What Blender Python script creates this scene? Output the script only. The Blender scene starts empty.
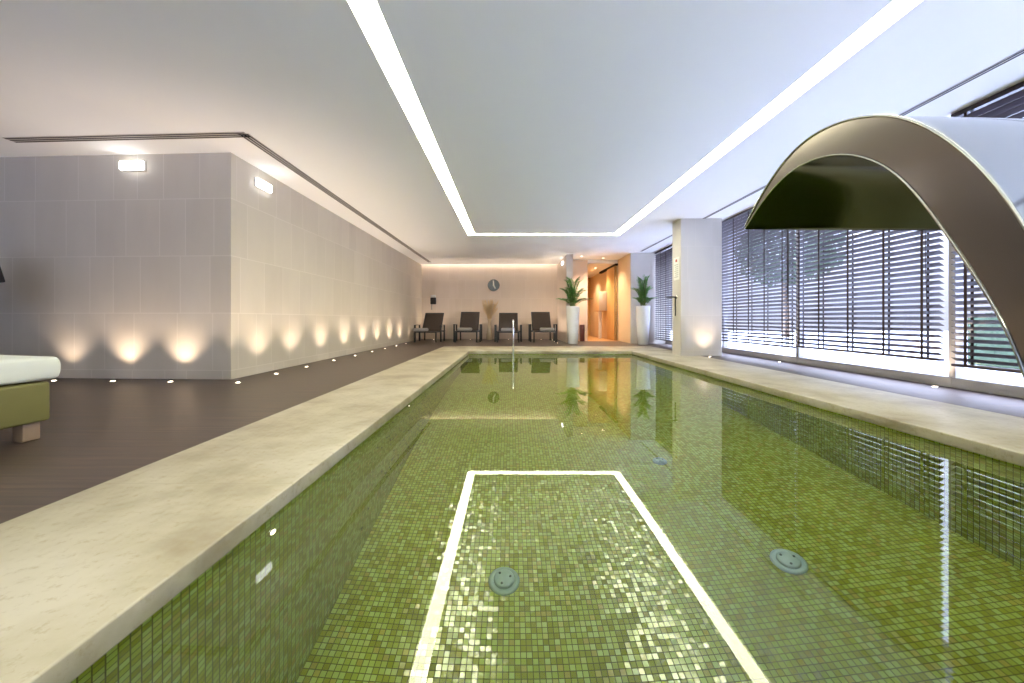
import bpy, bmesh, math, random
from mathutils import Vector, Matrix
random.seed(7)
PI = math.pi
col = bpy.context.scene.collection
F, VX, VY, HC, H = 372.0, 511.0, 319.5, 0.79, 2.99

# ------------------------------------------------------------------ helpers
class MB:
    def __init__(s): s.v = []; s.f = []; s.smooth = []
    def add(s, vs, fs, smooth=False):
        o = len(s.v); s.v += [tuple(v) for v in vs]
        for f in fs: s.f.append([i + o for i in f]); s.smooth.append(smooth)
    def box(s, x0, x1, y0, y1, z0, z1, M=None):
        vs = [Vector(p) for p in ((x0,y0,z0),(x1,y0,z0),(x1,y1,z0),(x0,y1,z0),(x0,y0,z1),(x1,y0,z1),(x1,y1,z1),(x0,y1,z1))]
        if M: vs = [M @ v for v in vs]
        s.add(vs, [(3,2,1,0),(4,5,6,7),(0,1,5,4),(1,2,6,5),(2,3,7,6),(3,0,4,7)])
        return s
    def rbox(s, x0, x1, y0, y1, z0, z1, r=0.01, seg=3, M=None):
        bm = bmesh.new(); bmesh.ops.create_cube(bm, size=1)
        for v in bm.verts:
            v.co = Vector(((x0+x1)/2 + v.co.x*(x1-x0), (y0+y1)/2 + v.co.y*(y1-y0), (z0+z1)/2 + v.co.z*(z1-z0)))
        bmesh.ops.bevel(bm, geom=list(bm.edges), offset=r, segments=seg, profile=0.5, affect='EDGES')
        if M: bmesh.ops.transform(bm, matrix=M, verts=bm.verts)
        s.bm(bm, True); return s
    def bm(s, bm, smooth=False):
        bm.verts.index_update()
        s.add([v.co.copy() for v in bm.verts], [[v.index for v in f.verts] for f in bm.faces], smooth); bm.free()
    def lathe(s, prof, n=24, c=(0,0,0), M=None, smooth=True):
        vs = []; fs = []
        for r, z in prof:
            for i in range(n):
                a = 2*PI*i/n; p = Vector((r*math.cos(a), r*math.sin(a), z))
                if M: p = M @ p
                vs.append(p + Vector(c))
        m = len(prof)
        for j in range(m-1):
            for i in range(n):
                fs.append((j*n+i, j*n+(i+1)%n, (j+1)*n+(i+1)%n, (j+1)*n+i))
        s.add(vs, fs, smooth)
        s.add([vs[i] for i in range(n)], [tuple(reversed(range(n)))])
        s.add([vs[(m-1)*n+i] for i in range(n)], [tuple(range(n))])
        return s
    def tube(s, pts, r, n=10, smooth=True):
        pts = [Vector(p) for p in pts]; rs = r if isinstance(r, (list, tuple)) else [r]*len(pts)
        vs = []; fs = []; prev = None
        for k, p in enumerate(pts):
            t = (pts[min(k+1, len(pts)-1)] - pts[max(k-1, 0)]).normalized()
            if prev is None:
                a = Vector((0,0,1)) if abs(t.z) < .9 else Vector((1,0,0)); nx = t.cross(a).normalized()
            else: nx = (prev - t*prev.dot(t)).normalized()
            prev = nx; ny = t.cross(nx)
            for i in range(n):
                a = 2*PI*i/n; vs.append(p + (nx*math.cos(a) + ny*math.sin(a))*rs[k])
        for k in range(len(pts)-1):
            for i in range(n): fs.append((k*n+i, k*n+(i+1)%n, (k+1)*n+(i+1)%n, (k+1)*n+i))
        s.add(vs, fs, smooth)
        s.add([vs[i] for i in range(n)], [tuple(reversed(range(n)))])
        s.add([vs[(len(pts)-1)*n+i] for i in range(n)], [tuple(range(n))])
        return s
    def prism(s, poly, x0, x1):
        n = len(poly)
        vs = [Vector((x0, a, b)) for a, b in poly] + [Vector((x1, a, b)) for a, b in poly]
        s.add(vs, [tuple(range(n)), tuple(reversed(range(n, 2*n)))] + [((i+1)%n, i, n+i, n+(i+1)%n) for i in range(n)])
        return s
    def build(s, name, m, parent=None, auto=True):
        me = bpy.data.meshes.new(name); me.from_pydata([tuple(v) for v in s.v], [], s.f); me.validate()
        for i, p in enumerate(me.polygons):
            if i < len(s.smooth): p.use_smooth = s.smooth[i]
        bm = bmesh.new(); bm.from_mesh(me); bmesh.ops.recalc_face_normals(bm, faces=bm.faces); bm.to_mesh(me); bm.free()
        me.materials.append(m); o = bpy.data.objects.new(name, me); col.objects.link(o)
        if parent: o.parent = parent
        return o
def tag(o, label, cat, group=None, kind=None):
    o['label'] = label; o['category'] = cat
    if group: o['group'] = group
    if kind: o['kind'] = kind
    return o
def thing(name, label, cat, loc=(0,0,0), rz=0, group=None):
    o = bpy.data.objects.new(name, None); col.objects.link(o); o.location = loc; o.rotation_euler = (0,0,rz)
    o.empty_display_size = .1
    return tag(o, label, cat, group)
def struct(o): o['kind'] = 'structure'; return o
def sempty(name, loc=(0,0,0)):
    o = bpy.data.objects.new(name, None); col.objects.link(o); o.location = loc; return struct(o)
def copy_tree(o, parent=None):
    c = o.copy(); col.objects.link(c); c.parent = parent
    for ch in list(o.children): copy_tree(ch, c)
    return c
def L(hexv):
    r = [int(hexv[i:i+2], 16)/255 for i in (0,2,4)]
    return tuple([(c/12.92 if c <= .04045 else ((c+.055)/1.055)**2.4) for c in r]) + (1,)

# ------------------------------------------------------------------ materials
class N:
    def __init__(s, name):
        s.m = bpy.data.materials.new(name); s.m.use_nodes = True; s.t = s.m.node_tree
        s.b = s.t.nodes['Principled BSDF']; s.o = s.t.nodes['Material Output']
    def n(s, typ, **kw):
        x = s.t.nodes.new(typ)
        for k, v in kw.items():
            if k.startswith('i_'):
                key = k[2:]; x.inputs[int(key) if key.isdigit() else key].default_value = v
            else: setattr(x, k, v)
        return x
    def l(s, a, b): s.t.links.new(a, b)
    def math(s, op, a, b=None, c=None):
        x = s.n('ShaderNodeMath', operation=op)
        for i, q in enumerate((a, b, c)):
            if q is None: continue
            if isinstance(q, (int, float)): x.inputs[i].default_value = q
            else: s.l(q, x.inputs[i])
        return x.outputs[0]
    def mix(s, fac, a, b, blend='MIX'):
        x = s.n('ShaderNodeMix', data_type='RGBA', blend_type=blend)
        for i, q in ((0, fac), (6, a), (7, b)):
            if isinstance(q, (int, float, tuple)): x.inputs[i].default_value = q
            else: s.l(q, x.inputs[i])
        return x.outputs[2]
    def xyz(s):
        tc = s.n('ShaderNodeTexCoord'); sp = s.n('ShaderNodeSeparateXYZ'); s.l(tc.outputs['Object'], sp.inputs[0])
        return tc.outputs['Object'], sp.outputs[0], sp.outputs[1], sp.outputs[2]
    def noise(s, vec, scale, detail=4, rough=.55):
        x = s.n('ShaderNodeTexNoise'); x.inputs['Scale'].default_value = scale; x.inputs['Detail'].default_value = detail
        x.inputs['Roughness'].default_value = rough
        if vec is not None: s.l(vec, x.inputs['Vector'])
        return x.outputs['Fac']
    def ramp(s, fac, stops):
        x = s.n('ShaderNodeValToRGB'); s.l(fac, x.inputs[0]); e = x.color_ramp.elements
        e[0].position, e[0].color = stops[0]; e[1].position, e[1].color = stops[-1]
        for p, c in stops[1:-1]: q = e.new(p); q.color = c
        return x.outputs[0]
    def scalevec(s, vec, sc):
        x = s.n('ShaderNodeMapping'); x.inputs['Scale'].default_value = sc; s.l(vec, x.inputs[0]); return x.outputs[0]
    def bump(s, h, strength, dist=.01):
        x = s.n('ShaderNodeBump'); x.inputs['Strength'].default_value = strength; x.inputs['Distance'].default_value = dist
        s.l(h, x.inputs['Height']); s.l(x.outputs[0], s.b.inputs['Normal'])
def plain(name, c, rough=.5, metal=0, var=.06, sc=30, spec=.5):
    k = N(name); v = k.xyz()[0]; nz = k.noise(v, sc)
    d = tuple(max(0, q*(1-var)) for q in c[:3]) + (1,); u = tuple(min(1, q*(1+var)) for q in c[:3]) + (1,)
    k.l(k.mix(nz, d, u), k.b.inputs['Base Color']); k.b.inputs['Roughness'].default_value = rough
    k.b.inputs['Metallic'].default_value = metal; k.b.inputs['Specular IOR Level'].default_value = spec
    return k.m
def emit(name, c, s):
    k = N(name); k.b.inputs['Base Color'].default_value = (.8,.8,.8,1)
    k.b.inputs['Emission Color'].default_value = c; k.b.inputs['Emission Strength'].default_value = s
    return k.m

def stone_wall(name, base, dark, joint):
    k = N(name); v, x, y, z = k.xyz()
    zz = k.math('DIVIDE', k.math('SUBTRACT', z, .118), .757); row = k.math('FLOOR', zz); fz = k.math('FRACT', zz)
    u = k.math('ADD', k.math('ADD', x, y), 40)
    w = k.math('ADD', k.math('MULTIPLY', u, 2.3), k.math('MULTIPLY', row, 37.713))
    vo = k.n('ShaderNodeTexVoronoi', voronoi_dimensions='1D', feature='DISTANCE_TO_EDGE'); k.l(w, vo.inputs['W']); vo.inputs['Scale'].default_value = 1
    vc = k.n('ShaderNodeTexVoronoi', voronoi_dimensions='1D', feature='F1'); k.l(w, vc.inputs['W']); vc.inputs['Scale'].default_value = 1
    jv = k.math('LESS_THAN', vo.outputs['Distance'], .012)
    jz = k.math('ADD', k.math('LESS_THAN', fz, .008), k.math('GREATER_THAN', fz, .992))
    j = k.math('MINIMUM', k.math('ADD', jv, jz), 1)
    nz = k.noise(k.scalevec(v, (3,3,1)), 1.4, 6)
    sp = k.n('ShaderNodeSeparateColor'); k.l(vc.outputs['Color'], sp.inputs[0])
    t = k.math('ADD', k.math('MULTIPLY', sp.outputs[0], .35), k.math('MULTIPLY', nz, .65))
    c = k.mix(t, dark, base); c = k.mix(k.math('MULTIPLY', j, .4), c, joint)
    k.l(c, k.b.inputs['Base Color']); k.b.inputs['Roughness'].default_value = .5
    k.bump(k.math('MULTIPLY', j, -1), .15, .004)
    return k.m
M_wall = stone_wall('stone_panels', L('d3cab9'), L('c1b7a6'), L('e4dccf'))
M_wall2 = stone_wall('stone_panels_back', L('dccdbd'), L('cdbeae'), L('e6dbd0'))
M_ceil = plain('ceiling_plaster', L('f2f2f0'), .8, var=.01, sc=4)
M_white = plain('white_paint', L('e6e4e0'), .45, var=.02)
M_pot = plain('white_gloss_fibreglass', L('ececea'), .25, var=.01)
M_grey_wall = plain('pale_plaster', L('c9c2b8'), .7, var=.03, sc=6)
M_pillar = stone_wall('column_cladding', L('d0cbc2'), L('c5bfb5'), L('d8d2c8'))

def deck():
    k = N('deck_wood'); v, x, y, z = k.xyz()
    yy = k.math('DIVIDE', y, .145); row = k.math('FLOOR', yy); fy = k.math('FRACT', yy)
    wn = k.n('ShaderNodeTexWhiteNoise', noise_dimensions='1D'); k.l(row, wn.inputs['W'])
    off = k.math('MULTIPLY', wn.outputs['Value'], 5.0)
    cx = k.n('ShaderNodeCombineXYZ'); k.l(k.math('ADD', k.math('MULTIPLY', x, .7), off), cx.inputs[0]); k.l(k.math('MULTIPLY', y, 14), cx.inputs[1]); k.l(z, cx.inputs[2])
    g = k.noise(cx.outputs[0], 2.2, 8, .65)
    c = k.ramp(g, [(.33, L('33281f')), (.5, L('4c3f37')), (.68, L('6d5c50'))])
    c = k.mix(k.math('MULTIPLY', wn.outputs['Value'], .35), c, L('54453c'))
    gr = k.math('LESS_THAN', fy, .035)
    c = k.mix(k.math('MULTIPLY', gr, .75), c, L('2c2420'))
    k.l(c, k.b.inputs['Base Color']); k.l(k.math('ADD', .28, k.math('MULTIPLY', g, .25)), k.b.inputs['Roughness'])
    k.bump(k.math('ADD', k.math('MULTIPLY', gr, -1), k.math('MULTIPLY', g, .25)), .25, .004)
    return k.m
M_deck = deck()
def limestone():
    k = N('limestone_coping'); v, x, y, z = k.xyz()
    a = k.noise(v, 1.6, 7, .6); b = k.noise(v, 26, 5, .7)
    c = k.ramp(a, [(.36, L('978b70')), (.5, L('b2a98f')), (.62, L('c0b8a2'))])
    c = k.mix(k.ramp(b, [(.54, (0,0,0,1)), (.66, (.5,.5,.5,1))]), c, L('9c8c6a'))
    fy = k.math('FRACT', k.math('DIVIDE', k.math('ADD', y, .61), 1.2))
    jn = k.math('MULTIPLY', k.math('LESS_THAN', fy, .004), .5)
    c = k.mix(jn, c, L('9a8f76'))
    k.l(c, k.b.inputs['Base Color']); k.l(k.math('ADD', .22, k.math('MULTIPLY', b, .25)), k.b.inputs['Roughness'])
    k.bump(b, .06, .002)
    return k.m
M_cope = limestone()
def mosaic():
    k = N('glass_mosaic_tile'); T = .0325
    tc = k.n('ShaderNodeTexCoord'); ge = k.n('ShaderNodeNewGeometry')
    dv = k.n('ShaderNodeVectorMath', operation='MULTIPLY_ADD'); k.l(tc.outputs['Object'], dv.inputs[0])
    dv.inputs[1].default_value = (1/T,)*3; dv.inputs[2].default_value = (.37,.37,.37)
    # in-plane coordinates: push the third axis to a cell centre using the true normal
    sn = k.n('ShaderNodeSeparateXYZ'); k.l(ge.outputs['True Normal'], sn.inputs[0])
    sp = k.n('ShaderNodeSeparateXYZ'); k.l(dv.outputs[0], sp.inputs[0])
    gs = []; cells = []
    for i in range(3):
        isn = k.math('GREATER_THAN', k.math('ABSOLUTE', sn.outputs[i]), .5)
        fr = k.math('FRACT', sp.outputs[i])
        e = k.math('MAXIMUM', k.math('LESS_THAN', fr, .07), k.math('GREATER_THAN', fr, .93))
        gs.append(k.math('MULTIPLY', e, k.math('SUBTRACT', 1, isn)))
        cells.append(k.math('MULTIPLY', k.math('FLOOR', sp.outputs[i]), k.math('SUBTRACT', 1, isn)))
    g = k.math('MAXIMUM', k.math('MAXIMUM', gs[0], gs[1]), gs[2])
    cb = k.n('ShaderNodeCombineXYZ'); [k.l(cells[i], cb.inputs[i]) for i in range(3)]
    wn = k.n('ShaderNodeTexWhiteNoise', noise_dimensions='3D'); k.l(cb.outputs[0], wn.inputs['Vector'])
    c = k.ramp(wn.outputs['Value'], TILE_RAMP)
    c = k.mix(g, c, L(GROUT))
    k.l(c, k.b.inputs['Base Color'])
    k.l(k.math('ADD', .13, k.math('MULTIPLY', g, .6)), k.b.inputs['Roughness'])
    k.l(k.math('SUBTRACT', 1, k.math('MULTIPLY', g, .9)), k.b.inputs['Specular IOR Level'])
    k.b.inputs['IOR'].default_value = 1.6
    sb = k.n('ShaderNodeVectorMath', operation='SUBTRACT'); k.l(wn.outputs['Color'], sb.inputs[0]); sb.inputs[1].default_value = (.5,.5,.5)
    ml = k.n('ShaderNodeVectorMath', operation='SCALE'); k.l(sb.outputs[0], ml.inputs[0]); ml.inputs['Scale'].default_value = .08
    ad = k.n('ShaderNodeVectorMath', operation='ADD'); k.l(ml.outputs[0], ad.inputs[0]); k.l(ge.outputs['Normal'], ad.inputs[1])
    nm = k.n('ShaderNodeVectorMath', operation='NORMALIZE'); k.l(ad.outputs[0], nm.inputs[0]); k.l(nm.outputs[0], k.b.inputs['Normal'])
    return k.m
TILE_RAMP = [(0, L('8c9424')), (.3, L('9ba836')), (.55, L('a6b94c')), (.85, L('b2c868')), (.95, L('b0ac46')), (1, L('9a983a'))]
GROUT = '5a5e1a'
M_tile = mosaic()
def water():
    k = N('pool_water'); t = k.t; t.nodes.remove(k.b)
    g = k.n('ShaderNodeBsdfGlass'); g.inputs['IOR'].default_value = 1.33; g.inputs['Roughness'].default_value = 0
    g.inputs['Color'].default_value = (.97,1,.94,1)
    k.l(g.outputs[0], k.o.inputs[0]); return k.m
M_water = water()
def glass():
    k = N('window_glass'); t = k.t; t.nodes.remove(k.b)
    tr = k.n('ShaderNodeBsdfTransparent'); tr.inputs[0].default_value = (.93,.95,.97,1)
    gl = k.n('ShaderNodeBsdfGlossy'); gl.inputs['Roughness'].default_value = .02
    mx = k.n('ShaderNodeMixShader'); mx.inputs[0].default_value = .07
    k.l(tr.outputs[0], mx.inputs[1]); k.l(gl.outputs[0], mx.inputs[2]); k.l(mx.outputs[0], k.o.inputs[0]); return k.m
M_glass = glass()
def wood(name, a, b, axis='z', rough=.4):
    k = N(name); v = k.xyz()[0]
    s = {'z': (9,9,.8), 'x': (.8,9,9), 'y': (9,.8,9)}[axis]
    g = k.noise(k.scalevec(v, s), 2.5, 6, .6)
    k.l(k.mix(g, a, b), k.b.inputs['Base Color']); k.b.inputs['Roughness'].default_value = rough; return k.m
M_oak = wood('oak_panel', L('bd9050'), L('d6ad6c'))
M_oak_pale = wood('pale_oak_panel', L('dcbb90'), L('e8cda6'))
M_slat = wood('dark_blind_wood', L('352b33'), L('463a40'), 'y', .35)
M_tape = plain('blind_tape', L('2e1d1a'), .8)
M_frame = plain('painted_window_frame', L('a9a6a4'), .4)
M_black = plain('black_plastic', L('16161a'), .35)
M_alu = plain('anthracite_frame', L('2b2d30'), .4)
def sling():
    k = N('woven_sling'); v = k.xyz()[0]
    ck = k.n('ShaderNodeTexChecker'); k.l(v, ck.inputs['Vector']); ck.inputs['Scale'].default_value = 90
    k.l(k.mix(ck.outputs['Fac'], L('3d342e'), L('544840')), k.b.inputs['Base Color']); k.b.inputs['Roughness'].default_value = .7; return k.m
M_sling = sling()
M_towel = plain('grey_towelling', L('a5a19b'), .95, var=.15, sc=120)
def steel(name, c, rough):
    k = N(name); v = k.xyz()[0]; g = k.noise(k.scalevec(v, (60,1.5,1.5)), 4, 3)
    k.b.inputs['Base Color'].default_value = c; k.b.inputs['Metallic'].default_value = 1
    k.l(k.math('ADD', rough, k.math('MULTIPLY', g, .03)), k.b.inputs['Roughness']); return k.m
M_steel = steel('polished_steel', (.45,.46,.42,1), .06)
M_steel_side = steel('satin_steel', (.20,.18,.16,1), .16)
M_steel_in = steel('shaded_inner_steel', (.05,.06,.025,1), .12)  # underside shade and green pool reflection put into the base colour
M_chrome = steel('chrome', (.8,.8,.8,1), .08)
M_cush = plain('white_cushion_vinyl', L('dfe2d6'), .5, var=.02, sc=5)
M_olive = plain('olive_upholstery', L('75713f'), .55, var=.08, sc=8)
M_legwood = wood('pale_wood_leg', L('8a7560'), L('a18a72'))
M_leaf = plain('palm_leaf', L('64994a'), .45, var=.4, sc=9)
M_stem = plain('cane_stem', L('6b7a3a'), .6)
M_soil = plain('soil', L('3b2c20'), .95, var=.3)
M_straw = plain('dried_straw', L('dcc49c'), .8, var=.25, sc=50)
M_vase = plain('sand_glazed_vase', L('cbb598'), .25)
M_dial = plain('slate_dial', L('38424e'), .2)
M_hand_glint = plain('white_hand_glint', L('efefe8'), .4)
M_slot = plain('slot_dark', L('1d1c1e'), .8)
M_slotf = plain('slot_frame', L('b5b0ad'), .5)
M_paper = plain('notice_paper', L('e4e2d8'), .6)
M_red = plain('red_print', L('b04038'), .6)
M_greyp = plain('grey_print', L('9a9890'), .6)
M_bin = plain('dark_red_brown', L('5a2c22'), .4)
M_fit = plain('inlet_plastic', L('9fb6ae'), .3, var=.03)
M_hole = plain('inlet_hole', L('2a3a36'), .6)
M_strip = emit('ceiling_strip_light', (1, .97, .72, 1), 8.5)
M_cove = emit('warm_led', (1, .84, .70, 1), 4)
M_sign = emit('emergency_light_face', (1, 1, 1, 1), 2.5)
M_lens = emit('uplight_lens', (1, .82, .62, 1), 9)
M_hedge = plain('hedge_leaves', L('4a5c44'), .8, var=.5, sc=12)
M_pink = plain('rendered_facade', L('94808a'), .9, var=.05, sc=2)
M_terr = plain('pale_terrace', L('e8e8ee'), .8, var=.05, sc=3)

# ------------------------------------------------------------------ room shell
PX0, PX1, PY0, PY1, WZ, PZ = -1.05, 3.02, .78, 9.33, -.09, -1.69     # pool opening
ov = .035
# coping (four straight rims around the opening, one continuous stone edge)
mb = MB()
for (a,b,c,d) in ((-1.98,PX0,PY0,PY1+0), (PX1,4.12,PY0,PY1)): mb.rbox(a,b,c,d,-.08,0,.008,3)
mb.rbox(-1.98,4.12,PY1,11.0,-.08,0,.008,3); mb.rbox(-1.98,4.12,-.5,PY0,-.08,0,.008,3)
struct(mb.build('pool_coping', M_cope))
mb = MB()
mb.box(-9.4,-1.98,-7.2,5.3,-.1,-.004); mb.box(-3.95,-1.98,5.3,15.2,-.1,-.004)
mb.box(-1.98,4.12,11.0,15.2,-.1,-.004); mb.box(4.12,5.25,-7.2,12.5,-.1,-.004)
mb.box(-1.98,4.12,-7.2,-.5,-.1,-.004)
struct(mb.build('floor', M_deck))
mb = MB().box(2.2,4.5,13.6,19.2,-.1,0.0); struct(mb.build('floor', plain('corridor_floor', L('c08a52'), .3)))
# pool basin
x0,x1,y0,y1 = PX0-ov, PX1+ov, PY0-ov, PY1+ov
mb = MB()
mb.box(x0-.15,x0,y0,y1,PZ-.1,-.08); mb.box(x1,x1+.15,y0,y1,PZ-.1,-.08)
mb.box(x0-.15,x1+.15,y0-.15,y0,PZ-.1,-.08); mb.box(x0-.15,x1+.15,y1,y1+.15,PZ-.1,-.08)
mb.box(x0,x1,y0,y1,PZ-.1,PZ)
struct(mb.build('pool_basin', M_tile))
mb = MB(); mb.add([(x0,y0,WZ),(x1,y0,WZ),(x1,y1,WZ),(x0,y1,WZ)], [(0,1,2,3)])
w = mb.build('pool_water', M_water)
tag(w, 'still green-tinted water filling the mosaic pool', 'water', kind='stuff')

# walls
def wallseg(name, m, pts, t, z0=0, z1=H):
    """vertical slab between two plan points, thickness t to its left"""
    a, b = Vector(pts[0]), Vector(pts[1]); d = (b-a).normalized(); n = Vector((-d.y, d.x))*t
    q = [a, b, b+n, a+n]; mb = MB()
    mb.add([(p.x,p.y,z0) for p in q]+[(p.x,p.y,z1) for p in q], [(0,1,2,3),(7,6,5,4),(0,1,5,4),(1,2,6,5),(2,3,7,6),(3,0,4,7)])
    return struct(mb.build(name, m))
WT = H + .02
mb = MB()
q = [(-3.69,4.9),(-9.2,5.15),(-9.2,5.6),(-3.9,5.6),(-3.81,15.2),(-3.60,15.2)]
n = len(q); mb.add([(a,b,0) for a,b in q]+[(a,b,H) for a,b in q], [tuple(range(n)), tuple(range(n,2*n))]+[(i,(i+1)%n,n+(i+1)%n,n+i) for i in range(n)])
struct(mb.build('wall_left', M_wall))
struct(MB().box(-9.4,-9.2,-7.2,5.3,0,H).build('wall_far_left', M_grey_wall))
mb = MB(); mb.box(-9.4,-8.8,-7.4,-7.2,0,H); mb.box(-2.0,5.25,-7.4,-7.2,0,H); mb.box(-8.8,-2.0,-7.4,-7.2,0,.12); mb.box(-8.8,-2.0,-7.4,-7.2,H-.1,H)
struct(mb.build('wall_front', M_wall))
struct(MB().box(-3.8,2.4,15.0,15.2,0,3.25).build('wall_back', M_wall2))
struct(MB().box(1.87,2.09,12.55,15.0,0,H).build('wall_partition', M_wall2))
struct(MB().box(2.02,2.83,13.75,13.95,0,H).build('wall_hall_left', plain('peach_plaster', L('d8bfa8'), .7, var=.03, sc=6)))
struct(MB().box(2.73,2.83,13.95,18.6,0,H).build('wall_corridor_left', M_oak_pale))
struct(MB().box(2.73,4.2,18.5,18.6,0,H).build('wall_corridor_back', M_oak))
struct(MB().box(3.95,4.15,12.35,18.5,0,H).build('wall_corridor_right', M_oak_pale))
struct(MB().box(3.95,5.25,12.25,12.35,0,H).build('wall_back_right', M_grey_wall))
struct(MB().box(3.70,4.59,8.1,8.53,0,H).build('wall_column', M_pillar))
# soffit of the corridor
struct(MB().box(2.83,3.95,13.75,18.5,2.86,H).build('trim_1', M_white))
# ceiling with a recessed light channel and a cove at the back wall
mb = MB(); C0, C1 = H, H+.12
mb.box(-.93,2.64,-2.3,9.52,C0,C1)
mb.box(-9.4,-1.13,-7.4,14.80,C0,C1); mb.box(2.84,5.25,-7.4,18.6,C0,C1)
mb.box(-1.13,2.84,9.74,14.80,C0,C1); mb.box(-1.13,2.84,-7.4,-2.5,C0,C1)
mb.box(1.9,2.84,14.80,18.6,C0,C1)
mb.box(-9.4,1.9,14.6,15.2,H+.25,H+.3); mb.box(-4.0,1.9,14.76,14.80,C1,H+.25); mb.box(1.9,1.94,14.8,15.0,C1,H+.27)
mb.box(-1.2,2.9,-2.6,9.8,C1+.02,C1+.05)
struct(mb.build('ceiling', M_ceil))
mb = MB(); zc = H+.035
mb.box(-1.13,-.93,-2.5,9.74,zc,zc+.02); mb.box(2.64,2.84,-2.5,9.74,zc,zc+.02)
mb.box(-.93,2.64,9.52,9.74,zc,zc+.02); mb.box(-.93,2.64,-2.5,-2.3,zc,zc+.02)
s = mb.build('linear_ceiling_light', M_strip)
tag(s, 'long glowing strip light recessed as a rectangle in the ceiling above the pool', 'light')
s = MB().box(-3.5,1.75,14.83,14.86,H+.13,H+.16).build('cove_light', M_cove)
tag(s, 'warm light line hidden in the ceiling edge above the back wall', 'light')

# linear air slots in the ceiling
def slot(name, label, segs):
    t = thing(name, label, 'vent', (0,0,H))
    fr = MB(); sl = MB()
    for (ax,ay,bx,by,wd,nn) in segs:
        a, b = Vector((ax,ay)), Vector((bx,by)); d = (b-a).normalized(); nr = Vector((-d.y,d.x))
        def strip(mb, o0, o1, za, zb, e=0.0):
            p = [a+nr*o0-d*e, b+nr*o0+d*e, b+nr*o1+d*e, a+nr*o1-d*e]
            mb.add([(q.x,q.y,za) for q in p]+[(q.x,q.y,zb) for q in p], [(3,2,1,0),(4,5,6,7),(0,1,5,4),(1,2,6,5),(2,3,7,6),(3,0,4,7)])
        strip(fr, -wd/2, wd/2, -.004, -.0005)
        st = wd/nn
        for i in range(nn): strip(sl, -wd/2+st*(i+.3), -wd/2+st*(i+.68), -.0065, -.0045, -.01)
    fr.build('vent_frame', M_slotf, t); sl.build('vent_slot', M_slot, t)
slot('linear_air_vent', 'long triple slot air vent in the ceiling beside the left stone wall', [(-3.17,4.40,-3.12,14.3,.13,3), (-3.13,4.42,-6.15,4.56,.13,3)])
slot('linear_air_vent', 'long double slot air vent in the ceiling above the window blinds', [(4.2,-2.5,4.2,12.0,.07,2)])

# windows
mull = [-7.2,-5.01,-2.68,-.35,1.98,4.31,6.64,8.97,12.25]  # rear bays behind the camera are added, without blinds, for more daylight
for i in range(8):
    a, b = mull[i], mull[i+1]
    e = sempty('window_%d' % (i+1), (5.1, (a+b)/2, 0)); y = (b-a)/2
    mb = MB(); mb.rbox(0,.12,-y,y,0,.12,.006,2); mb.box(0,.12,-y,y,H-.1,H-.001)
    mb.box(.01,.11,-y,-y+.035,.12,H-.1); mb.box(.01,.11,y-.035,y,.12,H-.1)
    mb.build('window_frame', M_frame, e)
    MB().box(.05,.058,-y+.036,y-.036,.121,H-.101).build('window_pane', M_glass, e)

for i in range(3):  # unseen windows added in the front wall to brighten the left side
    xa = -8.8+i*6.8/3; xb = xa+6.8/3; e = sempty('window_%d' % (9+i), (xa,-7.3,0)); mb = MB()
    mb.box(0,.05,-.04,.04,.12,H-.1); mb.box(xb-xa-.05,xb-xa,-.04,.04,.12,H-.1); mb.box(.05,xb-xa-.05,-.04,.04,.12,.17); mb.box(.05,xb-xa-.05,-.04,.04,H-.15,H-.1)
    mb.build('window_frame', M_frame, e)
    MB().box(.05,xb-xa-.05,-.004,.004,.17,H-.15).build('window_pane', M_glass, e)
# outside
struct(MB().box(-20,5.25,-22,-7.4,-.12,-.02).build('terrace', M_terr))  # unseen ground outside the added front windows, bounces daylight in
struct(MB().box(5.25,30,-12,26,-.12,-.02).build('terrace', M_terr))
mb = MB(); random.seed(3)
bm = bmesh.new()
bmesh.ops.create_grid(bm, x_segments=90, y_segments=10, size=1)
bm.free()
def hedge(label, x, ya, yb, h, dep):
    mb = MB()
    for i in range(int((yb-ya)*dep*h*260)):
        p = Vector((x+random.uniform(0,dep), random.uniform(ya,yb), random.uniform(0,h*(1+.05*math.sin(i)))))
        a = Vector((random.uniform(-1,1),random.uniform(-1,1),random.uniform(-1,1))).normalized()*.07
        b = a.cross(Vector((random.uniform(-1,1),random.uniform(-1,1),random.uniform(-1,1)))).normalized()*.035
        mb.add([p-a,p+b,p+a,p-b], [(0,1,2,3)])
    mb.box(x+.1,x+dep-.1,ya,yb,0,h*.9)
    return tag(mb.build('hedge', M_hedge), label, 'hedge')
hedge('low green shrub outside behind the blinds near the cascade neck', 8.0, 4.9, 6.6, .95, .7)
t = thing('tree', 'green tree outside, glimpsed through the top of the blinds', 'tree', (12.6,17,-.1))
MB().tube([(0,0,0),(.05,.1,1.6),(0,.2,3.2)],[.16,.12,.08],10).build('trunk', M_legwood, t)
mb = MB()
for i in range(2600):
    d = Vector((random.gauss(0,1),random.gauss(0,1),random.gauss(0,1))).normalized()*random.uniform(.4,1)**.5
    p = Vector((d.x*1.9,d.y*2.4,4.1+d.z*1.7))
    a = Vector((random.uniform(-1,1),random.uniform(-1,1),random.uniform(-1,1))).normalized()*.13
    b = a.cross(Vector((random.uniform(-1,1),random.uniform(-1,1),random.uniform(-1,1)))).normalized()*.07
    mb.add([p-a,p+b,p+a,p-b], [(0,1,2,3)])
mb.build('crown', M_hedge, t)
t = thing('building', 'pale pink rendered building seen through the window blinds', 'building', (15,9,-.02))
MB().box(0,6,-9.5,2,0,4.5).build('wall', M_pink, t)
for k in range(4): MB().box(-.04,.0,-8.6+k*2.6,-7.2+k*2.6,1.0,2.6).build('window', M_alu, t)

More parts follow.
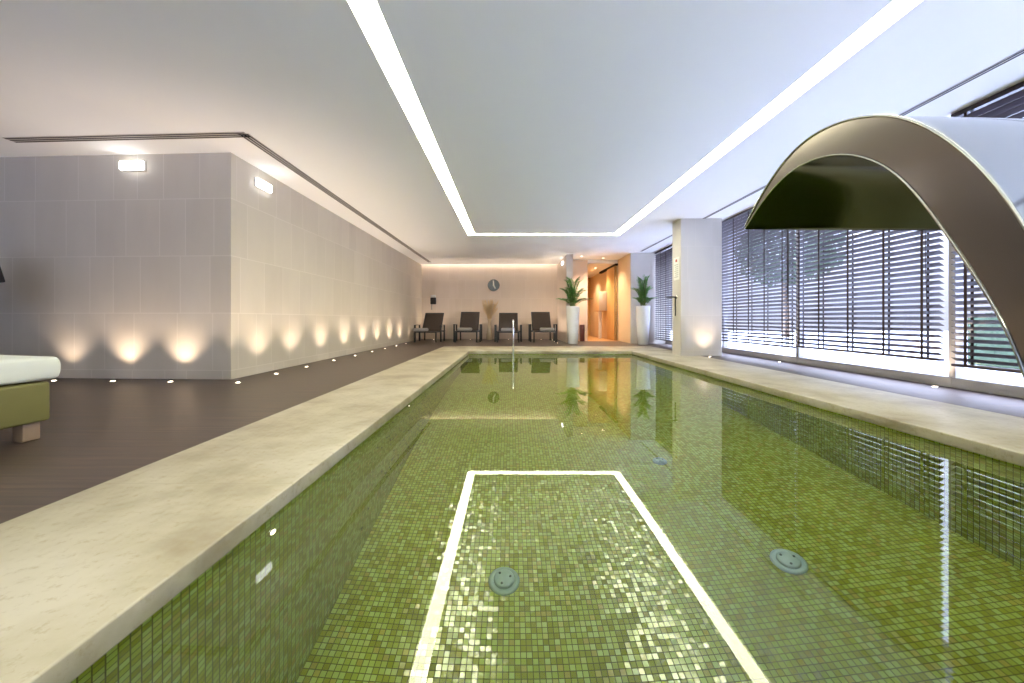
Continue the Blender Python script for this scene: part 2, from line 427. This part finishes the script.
# ------------------------------------------------------------------ blinds
def blind(label, ya, yb, zb, tapes):
    X = 4.75; t = thing('venetian_blind', label, 'blind', (X, (ya+yb)/2, zb), 0, None)
    yc = (ya+yb)/2; y0, y1 = ya-yc, yb-yc; top = H-.055-zb
    MB().box(-.035,.035,y0,y1,top,top+.05).build('headrail', M_slat, t)
    MB().rbox(-.034,.034,y0,y1,0,.03,.006,2).build('bottom_rail', M_slat, t)
    sl = MB(); n = int((top-.09)/.0665)+1
    for i in range(n):
        z = .075 + i*.0665; a = math.radians(32 + random.uniform(-1.2,1.2)); wv = .0345
        for q in range(1):
            c, s_ = math.cos(a)*wv, math.sin(a)*wv; th = .0015
            # inner edge (-x) up, outer edge (+x) down
            sg = random.uniform(-.002,.002)
            P = [(-c,y0,z+s_-th),(c,y0,z-s_-th),(c,y0,z-s_+th),(-c,y0,z+s_+th)]
            Q = [(x,y1,zz+sg) for x,_,zz in P]
            sl.add(P+Q, [(0,1,2,3),(7,6,5,4),(0,4,5,1),(1,5,6,2),(2,6,7,3),(3,7,4,0)])
    sl.build('slats', M_slat, t)
    for ty in tapes:
        tp = MB()
        for xx in (-.036,.035): tp.box(xx,xx+.0012,ty-yc-.014,ty-yc+.014,.02,top)
        tp.build('ladder_tape', M_tape, t)
    MB().tube([(-.05,y0+.12,top),(-.05,y0+.12,top*.45),(-.055,y0+.10,top*.22),(-.05,y0+.07,top*.2)],.003,6).build('cord', M_tape, t)
def tp(a,b,n): return [a+.13+(b-a-.26)*i/(n-1) for i in range(n)]
blind('dark wood venetian blind partly hidden behind the neck of the water cascade', 1.86, 3.99, .29, tp(1.86,3.99,5))
blind('dark wood venetian blind seen below the tip of the water cascade', 4.10, 6.17, .33, [4.27,4.71,5.21,5.70,6.09])
blind('dark wood venetian blind directly right of the stone column', 6.21, 8.45, .31, [6.33,6.47,6.93,7.39,7.89])
blind('dark wood venetian blind behind the stone column', 8.52, 10.4, .16, tp(8.52,10.4,5))
blind('farthest dark wood venetian blind, between the stone column and the right white planter', 10.45, 12.22, .14, tp(10.45,12.22,5))
blind('nearest dark wood venetian blind beyond the right edge of the view', -.33, 1.82, .30, tp(-.33,1.82,5))

# ------------------------------------------------------------------ floor uplights
def uplight():
    t = thing('floor_uplight', '', 'light', (0,0,0), 0, None)
    rm = MB().lathe([(.034,-.002),(.034,.004),(.026,.006),(.024,.004)],20).build('rim', M_chrome, t)
    MB().lathe([(.024,.0),(.024,.0045),(.015,.007),(.001,.008)],16).build('lens', M_lens, rm)
    return t
up0 = uplight(); first = [True]
def spot(loc, aim, energy, c=(1,.79,.62), size=64, r=.02):
    l = bpy.data.lights.new('uplight_beam','SPOT'); l.energy = energy; l.color = c; l.spot_size = math.radians(size); l.spot_blend = 1; l.shadow_soft_size = r
    o = bpy.data.objects.new('uplight_beam', l); col.objects.link(o); o.location = loc
    o.rotation_euler = Vector(aim).to_track_quat('-Z','Y').to_euler(); return o
def place_up(x, y, aim, e, label, group=None, size=96):
    if first[0]: t = up0; first[0] = False
    else: t = copy_tree(up0)
    t.location = (x,y,-.004); t['label'] = label
    if group: t['group'] = group
    o = spot((0,0,.02), aim, e, size=size); o.parent = t
    return t
EU = 10
ord_ = ['first','second','third','fourth','fifth','sixth','seventh','eighth','ninth','tenth']
for i, x in enumerate((-5.90,-5.10,-4.33)):
    lab = ['small round deck uplight before the left stone wall, nearest the white daybed','small round deck uplight below the ceiling-height emergency lamp, mid of the left wall','small round deck uplight before the left wall, next to the wall corner'][i]
    place_up(x, 4.73+(-4.33-x)*.045, (0,.01,1), EU, lab, 'uplights in the deck along the stone walls')
for i, y in enumerate((4.66,5.42,6.22,7.18,8.16,9.15,10.1,11.1,12.1,13.2)):
    place_up(-3.42, y, (-.01,0,1), EU, 'round deck uplight along the long left wall, %s counted from the wall corner' % ord_[i], 'uplights in the deck along the stone walls')
for i, (x, lab) in enumerate(((-3.05,'tiny deck uplight behind the leftmost lounge chair'),(-1.6,'tiny deck uplight behind the second lounge chair from the left'),(-.1,'tiny deck uplight behind the lounge chair beside the pool handrail'),(1.2,'tiny deck uplight behind the rightmost lounge chair'))):
    place_up(x, 14.7, (0,.01,1), EU*1.5, lab, 'uplights behind the lounge chairs', 110)
for i, y in enumerate((12.6,13.4,14.2)):
    place_up(1.58, y, (.01,0,1), EU*1.2, ['deck uplight by the partition, nearest the pool','deck uplight by the partition, middle of its row','deck uplight by the partition, nearest the back wall'][i], 'uplights beside the partition')
place_up(4.2, 7.86, (0,.28,1), EU*.5, 'round deck uplight at the foot of the stone column')
place_up(4.98, 6.9, (.1,0,1), .4, 'small deck uplight at the window sill nearer the stone column', 'uplights at the window sill')
place_up(4.98, 4.37, (.1,0,1), .4, 'small deck uplight at the window sill nearer the cascade', 'uplights at the window sill')

# ------------------------------------------------------------------ emergency lamps
def emer(label, loc, rz, w=.335, h=.135):
    t = thing('emergency_lamp', label, 'light', loc, rz, None)
    MB().rbox(-w/2,w/2,-.02,0,-h/2,h/2,.008,2).build('housing', M_white, t); hs = t.children[0]
    MB().rbox(-w/2+.008,w/2-.008,-.055,-.02,-h/2+.008,h/2-.008,.014,3).build('diffuser', M_sign, hs)
emer('white rectangular emergency lamp high on the left stone wall, facing the room', (-5.02,4.958,2.83), math.atan2(-.25,5.51))
emer('white rectangular emergency lamp high on the long side wall, just past the corner', (-3.684,5.5,2.77), -PI/2-.0089+PI)
emer('small white emergency lamp high on the partition beside the left planter', (1.87,13.3,2.80), -PI/2, .3,.12)

# ------------------------------------------------------------------ water cascade
outer = [(2.034,1.300),(1.961,1.393),(1.87,1.477),(1.772,1.544),(1.70,1.573),(1.632,1.587),(1.56,1.590),(1.485,1.580),(1.42,1.561),(1.363,1.539),(1.30,1.510),(1.25,1.479),(1.195,1.440),(1.13,1.367),(1.064,1.274),(1.012,1.183),(.971,1.095),(.943,1.025),(.91,.93),(.87,.80),(.83,.66),(.79,.52),(.75,.38),(.70,.22),(.66,.09),(.64,0)]
inner = [(2.034,1.285),(1.95,1.37),(1.853,1.433),(1.785,1.465),(1.717,1.480),(1.66,1.485),(1.60,1.482),(1.54,1.472),(1.485,1.455),(1.43,1.432),(1.374,1.399),(1.33,1.365),(1.288,1.323),(1.25,1.280),(1.221,1.238),(1.19,1.190),(1.161,1.138),(1.114,1.046),(1.084,.987),(1.055,.93),(1.030,.875),(1.003,.82),(.978,.76),(.957,.70),(.94,.63),(.925,.55),(.905,.45),(.88,.34),(.845,.22),(.80,.09),(.775,0)]
CX0, CX1 = 1.30, 2.58
t = thing('water_cascade', 'large arched stainless steel water cascade hood curving over the pool at right', 'water cascade', (CX0,0,0), 0)
R = Matrix.Translation((0,1.3,0)) @ Matrix.Rotation(math.radians(1.6),4,'Z') @ Matrix.Translation((0,-1.3,0))
Wd = CX1-CX0
def sweep(poly, xa, xb):
    mb = MB(); n = len(poly); vs = [R @ Vector((xa,a,b)) for a,b in poly]+[R @ Vector((xb,a,b)) for a,b in poly]
    mb.add(vs, [(i,i+1,n+i+1,n+i) for i in range(n-1)], True); return mb
def smooth_poly(p, k=4):
    out = []
    for i in range(len(p)-1):
        p0 = p[max(i-1,0)]; p1 = p[i]; p2 = p[i+1]; p3 = p[min(i+2,len(p)-1)]
        for j in range(k):
            u = j/k; out.append(tuple(.5*((2*p1[q])+(-p0[q]+p2[q])*u+(2*p0[q]-5*p1[q]+4*p2[q]-p3[q])*u*u+(-p0[q]+3*p1[q]-3*p2[q]+p3[q])*u**3) for q in (0,1)))
    return out+[p[-1]]
def relax(p, n=3):
    p = list(p)
    for _ in range(n): p = [p[0]]+[tuple((p[i-1][q]+2*p[i][q]+p[i+1][q])/4 for q in (0,1)) for i in range(1,len(p)-1)]+[p[-1]]
    return p
outer = smooth_poly(relax(outer,4)); inner = smooth_poly(relax(inner,4))
def thick(poly, th):
    out = []
    for i,p in enumerate(poly):
        a = poly[max(i-1,0)]; b = poly[min(i+1,len(poly)-1)]; d = Vector((b[0]-a[0], b[1]-a[1])).normalized()
        out.append((p[0]-d.y*th, p[1]+d.x*th))
    return out
def shell(poly, th, name, m):
    q = thick(poly, th); pp = poly + q[::-1]; n = len(pp); mb = MB()
    vs = [R @ Vector((0,a,b)) for a,b in pp]+[R @ Vector((Wd,a,b)) for a,b in pp]
    N0 = len(poly)
    fs = [(i,i+1,n+i+1,n+i) for i in range(n-1)]+[(n-1,0,n,2*n-1)]
    mb.add(vs, fs, True)
    caps = []
    for i in range(N0-1): caps += [(i,i+1,n-2-i,n-1-i),(n+i,n+i+1,2*n-2-i,2*n-1-i)]
    mb.add(vs, caps, False)
    o = mb.build(name, m, t)
    return o
shell(outer, .004, 'outer_shell', M_steel)
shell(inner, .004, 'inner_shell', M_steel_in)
def sidepanel(x, name='side_panel'):
    # resample both curves and bridge
    def res(p, n):
        Ls = [0]
        for i in range(1,len(p)): Ls.append(Ls[-1]+math.dist(p[i],p[i-1]))
        out = []
        for k in range(n):
            s = Ls[-1]*k/(n-1); i = 0
            while i < len(Ls)-2 and Ls[i+1] < s: i += 1
            u = (s-Ls[i])/max(1e-9,(Ls[i+1]-Ls[i])); out.append(tuple(p[i][q]*(1-u)+p[i+1][q]*u for q in (0,1)))
        return out
    n = 90; a = res(outer,n); b = res(inner,n); mb = MB(); th = .006
    for i in range(n-1):
        P = [a[i],a[i+1],b[i+1],b[i]]
        mb.add([R @ Vector((x,p[0],p[1])) for p in P], [(0,1,2,3)], False)
    bm = bmesh.new()
    o = mb.build(name, M_steel_side, t)
    bm.from_mesh(o.data); bmesh.ops.remove_doubles(bm, verts=bm.verts, dist=.0003); bmesh.ops.recalc_face_normals(bm, faces=bm.faces); bm.to_mesh(o.data); bm.free()
    so = o.modifiers.new('thickness','SOLIDIFY'); so.thickness = th; so.offset = 0
sidepanel(.004); sidepanel(Wd-.004)
for poly, r_ in ((outer,.005),(inner,.004)):
    for x in (0, Wd): MB().tube([R @ Vector((x,a,b)) for a,b in poly[::2]], r_, 8).build('rolled_edge', M_steel, t)
MB().rbox(-.06,Wd+.06,.56,.775,0,.014,.004,2).build('base_plate', M_steel, t)

# ------------------------------------------------------------------ daybed
t = thing('daybed', 'low daybed with a white cushion on an olive green base at the left edge', 'daybed', (-3.62,1.55,0))
MB().rbox(-.52,.52,-1.0,.96,.115,.375,.02,4).build('base', M_olive, t)
bm = bmesh.new(); bmesh.ops.create_cube(bm, size=1)
bmesh.ops.subdivide_edges(bm, edges=bm.edges, cuts=7, use_grid_fill=True)
for v in bm.verts:
    x, y, z = v.co; ex, ey = 1-abs(x*2)**4, 1-abs(y*2)**4
    v.co = Vector((x*1.06, y*2.03, .468+z*.155 + (.07*ex*ey if z > 0 else -.0)))
    k = 1-.02*abs(z*2)**3; v.co.x *= k; v.co.y *= k
mb = MB(); mb.bm(bm, True); o = mb.build('cushion', M_cush, t)
bv = o.modifiers.new('b','BEVEL'); bv.width = .02; bv.segments = 3; bv.limit_method = 'ANGLE'; bv.angle_limit = .9
sb = o.modifiers.new('s','SUBSURF'); sb.levels = 1; sb.render_levels = 2
o.location.z = -.005
for sx in (-1,1):
    for sy in (-.88,.88): MB().rbox(sx*.455-.035,sx*.455+.035,sy-.045,sy+.045,0,.118,.004,2).build('leg', M_legwood, t)

# ------------------------------------------------------------------ dark machine at left edge
t = thing('exercise_machine', 'black upright exercise machine with a tilted screen at the far left edge', 'exercise machine', (-6.47,4.45,0))
MB().rbox(-.30,.30,-.55,.2,0,.14,.03,3).build('base', M_black, t)
MB().rbox(.17,.25,-.05,.05,.14,.98,.015,3).build('post', M_black, t)
MB().rbox(-.25,-.17,-.05,.05,.14,.98,.015,3).build('post', M_black, t)
MB().rbox(-.28,.28,-.03,.05,.98,1.22,.01,2).build('panel', plain('blue_grey_plastic', L('8088a8'), .4), t)
MB().rbox(-.30,.30,-.04,.04,-.17,.17,.015,3,Matrix.Translation((0,.02,1.40))@Matrix.Rotation(.25,4,'X')).build('screen', M_black, t)

# ------------------------------------------------------------------ lounge chairs
def chair():
    t = thing('lounge_chair', '', 'chair', (0,0,0), 0, 'lounge chairs lined up along the back wall')
    f = MB(); W = .37
    for s in (-1,1): f.rbox(s*W-.02,s*W+.02,-.75,.75,.345,.39,.006,2)
    f.rbox(-W,W,-.77,-.73,.345,.39,.006,2); f.rbox(-W,W,.71,.75,.345,.39,.006,2); f.rbox(-W,W,.13,.17,.34,.37,.005,2)
    f.build('seat_frame', M_alu, t)
    sp = MB(); n = 10; vs = []
    for j in range(n+1):
        y = -.73+.88*j/n
        for i in range(9): x = -.35+.7*i/8; vs.append((x,y,.385-.02*(1-(x/.35)**2)*math.sin(PI*j/n)))
    fs = [(j*9+i,j*9+i+1,(j+1)*9+i+1,(j+1)*9+i) for j in range(n) for i in range(8)]
    sp.add(vs,fs,True); o = sp.build('seat', M_sling, t); m = o.modifiers.new('t','SOLIDIFY'); m.thickness = .006
    for sx in (-1,1):
        for sy in (-.74,.6): MB().rbox(sx*W-.024,sx*W+.024,sy-.024,sy+.024,0,.36,.005,2).build('leg', M_alu, t)
    for s in (-1,1):
        a = MB(); xx = s*(W+.09)
        a.rbox(xx-.03,xx+.03,-.42,.25,.60,.625,.008,2); a.rbox(xx-.028,xx+.028,-.41,-.35,0,.605,.006,2); a.rbox(xx-.028,xx+.028,.17,.22,0,.605,.006,2)
        a.box(min(xx,s*W),max(xx,s*W),-.39,-.365,.35,.385); a.box(min(xx,s*W),max(xx,s*W),.175,.20,.35,.385)
        a.build('armrest', M_alu, t)
    Mx = Matrix.Translation((0,.16,.38)) @ Matrix.Rotation(math.radians(54),4,'X')
    b = MB()
    for s in (-1,1): b.rbox(s*.34-.016,s*.34+.016,0,.86,-.014,.014,.005,2,Mx)
    b.rbox(-.34,.34,.83,.86,-.014,.014,.005,2,Mx); bf = b.build('back_frame', M_alu, t)
    vs = []
    for j in range(n+1):
        for i in range(9):
            x = -.335+.67*i/8; vs.append(Mx @ Vector((x,.02+.83*j/n,.006-.02*(1-(x/.335)**2)*math.sin(PI*j/n))))
    b = MB(); b.add(vs,fs,True); o = b.build('backrest', M_sling, t); m = o.modifiers.new('t','SOLIDIFY'); m.thickness = .006
    for s in (-1,1): MB().tube([(s*.3,.52,.86),(s*.3,.62,.37)],.01,8).build('back_support', M_alu, bf)
    return t
ch = chair()
specs = [(-2.93,'dark sling lounge chair farthest left along the back wall',-.03),(-1.55,'dark sling lounge chair just left of the dried grass vase',0),(-.10,'dark sling lounge chair right of the vase, behind the pool handrail',0),(1.14,'dark sling lounge chair farthest right, beside the white planter',.03)]
for i,(x,lab,rz) in enumerate(specs):
    c = ch if i == 0 else copy_tree(ch)
    c.location = (x,13.55,0); c.scale.z = .965 if i in (0,2) else 1.0; c.rotation_euler.z = rz; c['label'] = lab
def towel():
    mb = MB(); mb.rbox(-.25,.25,-.12,.12,0,.115,.05,4)
    o = mb.build('folded_towel', M_towel)
    tag(o,'','towel','folded towels on the lounge chairs'); return o
tw = towel()
for i,(dx,lab) in enumerate(((-.22,'grey folded towel on the leftmost lounge chair'),(-.06,'grey folded towel on the second lounge chair from the left'),(0,'grey folded towel on the lounge chair behind the pool handrail'),(.12,'grey folded towel on the rightmost lounge chair'))):
    c = tw if i == 0 else tw.copy()
    if i: col.objects.link(c)
    c.location = (specs[i][0]+dx, 13.0, .378 if i in (0,2) else .392); c['label'] = lab

# ------------------------------------------------------------------ vase with dried grass
t = thing('floor_vase', 'slender sand coloured floor vase holding dried grass between the lounge chairs', 'vase', (-.83,14.35,0))
MB().lathe([(.10,0),(.13,.03),(.12,.2),(.075,.5),(.055,.68),(.075,.80),(.07,.80),(.05,.68)],24).build('vase', M_vase, t)
g = MB(); random.seed(11)
for i in range(150):
    a = random.uniform(0,2*PI); rr = random.uniform(.05,.33); hh = random.uniform(1.2,1.55)-rr*.15
    p0 = Vector((.03*math.cos(a),.03*math.sin(a),.72)); p2 = Vector((rr*math.cos(a),rr*math.sin(a)*.6,hh)); p1 = (p0+p2)/2-Vector((math.cos(a),math.sin(a)*.6,0))*rr*.12
    g.tube([p0,p1,p2,p2+(p2-p1)*.18],[.002,.003,.008,.002],4)
g.build('dried_grass', M_straw, t)

# ------------------------------------------------------------------ planters
def planter(label, x, y, seed, SP):
    random.seed(seed)
    t = thing('potted_palm', label, 'potted plant', (x,y,0), 0, 'white tall planters with palms')
    MB().lathe([(.155,0),(.165,.01),(.19,.5),(.225,1.20),(.228,1.22),(.20,1.22),(.198,1.16),(.0005,1.155)],32).build('planter', M_pot, t); pt = t.children[0]
    MB().lathe([(.19,1.12),(.19,1.165),(.001,1.175)],20).build('soil', M_soil, pt)
    st = MB(); lf = MB()
    def leaflet(p, d, ln, wd):
        d = d.normalized(); s = d.cross(Vector((0,0,1)));
        if s.length < .05: s = Vector((1,0,0))
        s = s.normalized()*wd; m = p+d*ln*.45; e = p+d*ln-Vector((0,0,ln*.18))
        lf.add([p, m+s+Vector((0,0,.006)), e, m-s], [(0,1,2,3)], True)
    for i in range(36):
        a = 2*PI*i/36*7+random.uniform(-.3,.3); lv = (i%3)/2
        reach = SP*random.uniform(.65,.95)*(1-.35*lv); hh = .35+.72*lv*random.uniform(.8,1.05)
        if i%3 == 2: reach *= .8
        p0 = Vector((random.uniform(-.07,.07),random.uniform(-.07,.07),1.16)); pts = []
        for k in range(11):
            u = k/10; pts.append(p0+Vector((math.cos(a)*reach*u**1.6, math.sin(a)*reach*.36*u**1.6, hh*(1.25*u-.35*u**3))))
        st.tube(pts,[.008*(1-.8*k/10) for k in range(11)],6)
        for k in range(4,11):
            tdir = (pts[k]-pts[k-1]).normalized(); sd = tdir.cross(Vector((0,0,1)))
            if sd.length < .1: sd = Vector((math.cos(a+1.5),math.sin(a+1.5),0))
            sd.normalize(); ln = .17*(1-.45*(k-4)/7)*min(1,SP/.5)
            for s_ in (-1,1):
                for h_ in (0,.5):
                    q = pts[k]+(pts[k-1]-pts[k])*h_
                    leaflet(q, tdir*.8+sd*s_*random.uniform(.7,1.1)+Vector((0,0,random.uniform(-.25,.2))), ln*random.uniform(.8,1.2), .015)
        leaflet(pts[-1], (pts[-1]-pts[-2]), .12, .012)
    st.build('stems', M_stem, t); lf.build('foliage', M_leaf, t)
planter('tall white palm planter at the partition end, left of corridor', 2.03, 12.2, 5, .6)
planter('tall white planter with a palm between the corridor and the far blind', 4.20, 11.83, 9, .40)

# ------------------------------------------------------------------ wall items
t = thing('wall_clock', 'round slate blue wall clock with a painted white glint as its hands above the lounge chairs', 'clock', (-.70,15.0,2.17))
Mr = Matrix.Rotation(PI/2,4,'X')
MB().lathe([(.235,0),(.24,.015),(.235,.03),(.22,.03),(.218,.02)],40,M=Mr).build('rim', M_alu, t)
MB().lathe([(.218,.0),(.218,.021)],40,M=Mr).build('dial', M_dial, t)
def hand(name, pts, ang, y):
    ca, sa = math.cos(ang), math.sin(ang); n = len(pts); q = [(a*ca+b*sa, -a*sa+b*ca) for a,b in pts]
    mb = MB(); mb.add([(a,y,b) for a,b in q]+[(a,y+.004,b) for a,b in q], [tuple(range(n)),tuple(range(2*n-1,n-1,-1))]+[(i,(i+1)%n,n+(i+1)%n,n+i) for i in range(n)])
    mb.build(name, M_hand_glint, t)
hand('minute_hand_glint', [(-.035,-.03),(.035,-.03),(.022,.19),(-.022,.19)], -.06, -.040)  # broad white hands stand in for a wedge-shaped reflection on the dial
hand('hour_hand_glint', [(-.03,-.03),(.03,-.03),(.02,.15),(-.02,.15)], PI-.45, -.035)
t = thing('wall_dispenser', 'small black wall dispenser with a white top, above the leftmost lounge chair', 'dispenser', (-3.12,15.0,0))
MB().rbox(-.11,.11,-.12,0,1.40,1.67,.02,3).build('body', M_black, t)
MB().rbox(-.10,.10,-.11,0,1.67,1.78,.03,3).build('top_cap', M_white, t)
MB().tube([(-.06,-.06,1.40),(-.07,-.07,1.28),(-.06,-.07,1.18)],.022,8).build('tube', M_greyp, t)

# column items
t = thing('notice_sheet', 'pale notice sheet with a red mark on the side of the stone column', 'sign', (3.70,8.30,1.92))
MB().box(-.012,-.001,-.13,.13,-.25,.25).build('sheet', M_paper, t)
MB().box(-.014,-.012,-.04,.04,.15,.21).build('red_mark', M_red, t)
mb = MB()
for k in range(7): mb.box(-.014,-.012,-.09,.09-.02*(k%3),.08-k*.045,.095-k*.045)
mb.build('printed_lines', M_greyp, t)
t = thing('wall_bracket', 'slim metal bracket with a side arm and drop rod low on the stone column', 'bracket', (3.70,8.3,1.29))
MB().lathe([(.04,0),(.04,.015),(.02,.02)],20,M=Matrix.Rotation(-PI/2,4,'Y')).build('flange', M_chrome, t)
MB().tube([(-.005,0,0),(-.24,0,0)],.017,12).build('arm', M_alu, t)
MB().tube([(-.035,0,0),(-.035,0,-.42)],.013,12).build('rod', M_alu, t)

# corridor
e = sempty('door_1',(3.93,14.35,0))
MB().rbox(-.07,-.02,-.58,.62,.01,2.78,.006,2).build('door_panel', M_oak, e)
MB().box(-.09,-.071,-.585,-.56,.01,2.82).build('door_edge', M_slot, e)
MB().box(-.075,.02,-.62,1.9,2.79,2.86).build('door_track', M_slot, e)
t = thing('wall_cabinet', 'wooden box cabinet on a slim post inside the corridor', 'cabinet', (3.72,15.55,0))
MB().rbox(-.17,.17,-.5,.5,1.13,1.92,.008,2).build('body', M_oak_pale, t)
MB().rbox(-.155,.155,-.512,-.5,1.15,1.90,.004,2).build('door', plain('pale_grey_laminate', L('cdbba8'), .4), t)
MB().rbox(-.06,.06,-.06,.06,0,1.13,.01,2).build('post', M_white, t)
t = thing('shelf_unit', 'low dark shelf with stacked towels at the corridor end', 'shelf', (3.05,17.9,0))
mb = MB()
for z in (.1,.45,.8): mb.box(-.2,.2,-.2,.2,z,z+.03)
mb.box(-.22,-.2,-.2,.2,0,1.2); mb.box(.2,.22,-.2,.2,0,1.2); mb.build('frame', M_bin, t)
o = MB().rbox(-.15,.15,-.12,.12,0,.18,.03,3).build('towel_stack', M_towel); o.location = (3.05,17.9,.831); tag(o,'small stack of towels on the corridor shelf','towels')
o = MB().rbox(-.08,.08,-.09,.09,0,.60,.015,3).build('waste_bin', M_bin); o.location = (2.60,13.62,0); tag(o,'narrow dark red bin behind the left white planter','bin')
def downlight(x,y,z,label):
    t = thing('ceiling_downlight', label, 'light', (x,y,z), 0, 'downlights by the corridor')
    MB().lathe([(.045,0),(.05,-.006),(.04,-.008),(.036,-.002)],20).build('ring', M_white, t)
    MB().lathe([(.034,0),(.034,-.004)],20).build('lens', M_lens, t)
    o = spot((0,0,-.03),(0,0,-1),80,(1,.84,.66),120,.04); o.parent = t
downlight(2.45,12.9,H,'small ceiling downlight above the left planter')
downlight(3.3,13.3,H,'small ceiling downlight before the corridor opening')
downlight(3.38,14.9,2.86,'corridor downlight above the sliding door')
downlight(3.38,16.9,2.86,'corridor downlight near its far wall')

# ------------------------------------------------------------------ pool fittings
# handrail
t = thing('pool_handrail', 'slim steel handrail rising at the far edge of the pool', 'handrail', (.055,9.2,0))
pts = [(0,0,-1.2),(0,0,.55)]
for k in range(9):
    a = PI/2*k/8; pts.append((0,.18-.18*math.cos(a),.60+.17*math.sin(a)))
for k in range(1,9):
    a = PI/2*k/8; pts.append((0,.32+.18*math.sin(a),.60+.17*math.cos(a)))
pts.append((0,.5,.0))
MB().tube(pts,.022,14).build('rail', M_chrome, t)
MB().lathe([(.05,.0),(.05,.008),(.025,.015)],20,c=(0,.5,0)).build('anchor_flange', M_chrome, t)
def inlet(label, loc, r=.104):
    t = thing('floor_inlet', label, 'pool inlet', loc, 0, 'round inlets in the pool floor')
    MB().lathe([(r,0),(r,.006),(r*.86,.018),(r*.74,.010),(r*.66,.010)],36).build('flange', M_fit, t)
    MB().lathe([(r*.66,.006),(r*.66,.026),(r*.58,.034),(.001,.036)],36).build('cap', M_fit, t)
    mb = MB()
    for k in range(3):
        a = 2*PI*k/3+.2; mb.lathe([(.008,.034),(.008,.0375)],10,c=(r*.42*math.cos(a),r*.42*math.sin(a),0))
    mb.build('screw_holes', M_hole, t)
inlet('round pale inlet on the pool floor, nearest the middle of the view', (-.047,2.50,PZ))
inlet('round pale inlet on the pool floor to the right, by the blind reflections', (1.865,2.50,PZ))
inlet('small far round inlet on the pool floor right of centre', (1.52,3.80,PZ), .07)
for y, z, lab in ((1.68,-.27,'small jet light in the left pool wall, nearest'),(3.93,-.22,'small jet light in the left pool wall, farther')):
    t = thing('wall_jet', lab, 'pool jet', (x0,y,z), 0)
    Mj = Matrix.Rotation(PI/2,4,'Y')
    MB().lathe([(.028,0),(.028,.006),(.018,.010)],20,M=Mj).build('flange', M_chrome, t)
    MB().lathe([(.016,.004),(.016,.011)],16,M=Mj).build('lens', M_lens, t)

# ------------------------------------------------------------------ light
w = bpy.data.worlds.new('sky'); bpy.context.scene.world = w; w.use_nodes = True; nt = w.node_tree
bg = nt.nodes['Background']
tc = nt.nodes.new('ShaderNodeTexCoord'); sp = nt.nodes.new('ShaderNodeSeparateXYZ'); rp = nt.nodes.new('ShaderNodeValToRGB')
nt.links.new(tc.outputs['Generated'], sp.inputs[0]); nt.links.new(sp.outputs[2], rp.inputs[0])
rp.color_ramp.elements[0].color = (.78,.80,1.0,1); rp.color_ramp.elements[1].color = (.55,.66,1.0,1)
nt.links.new(rp.outputs[0], bg.inputs[0])
m1 = nt.nodes.new('ShaderNodeMath'); m1.operation = 'MAXIMUM'; m1.inputs[1].default_value = 0; nt.links.new(sp.outputs[2], m1.inputs[0])
m2 = nt.nodes.new('ShaderNodeMath'); m2.operation = 'POWER'; m2.inputs[1].default_value = 1.5; nt.links.new(m1.outputs[0], m2.inputs[0])
m3 = nt.nodes.new('ShaderNodeMath'); m3.operation = 'MULTIPLY_ADD'; m3.inputs[1].default_value = 9; m3.inputs[2].default_value = .45
nt.links.new(m2.outputs[0], m3.inputs[0]); nt.links.new(m3.outputs[0], bg.inputs[1])
for i in range(8):
    a, b = mull[i], mull[i+1]
    l = bpy.data.lights.new('window_portal','AREA'); l.shape = 'RECTANGLE'; l.size = H-.2; l.size_y = b-a
    l.cycles.is_portal = True
    o = bpy.data.objects.new('window_portal', l); col.objects.link(o); o.location = (5.24,(a+b)/2,H/2); o.rotation_euler = (0,PI/2,0)

l = bpy.data.lights.new('window_portal','AREA'); l.shape = 'RECTANGLE'; l.size = 6.8; l.size_y = H-.2; l.cycles.is_portal = True
o = bpy.data.objects.new('window_portal', l); col.objects.link(o); o.location = (-5.4,-7.38,H/2); o.rotation_euler = (PI/2,0,PI)
# ------------------------------------------------------------------ camera
cam = bpy.data.cameras.new('camera'); cam.sensor_width = 36; cam.lens = F/1024*36
cam.shift_x = (512-VX)/1024; cam.shift_y = -(341.5-VY)/1024; cam.clip_start = .02; cam.clip_end = 200
co = bpy.data.objects.new('camera', cam); col.objects.link(co); co.location = (0,0,HC); co.rotation_euler = (PI/2,0,0)
sc = bpy.context.scene; sc.camera = co
sc.view_settings.view_transform = 'Standard'; sc.view_settings.look = 'None'; sc.view_settings.gamma = 1
sc.view_settings.use_curve_mapping = False; sc.view_settings.exposure = 1.55
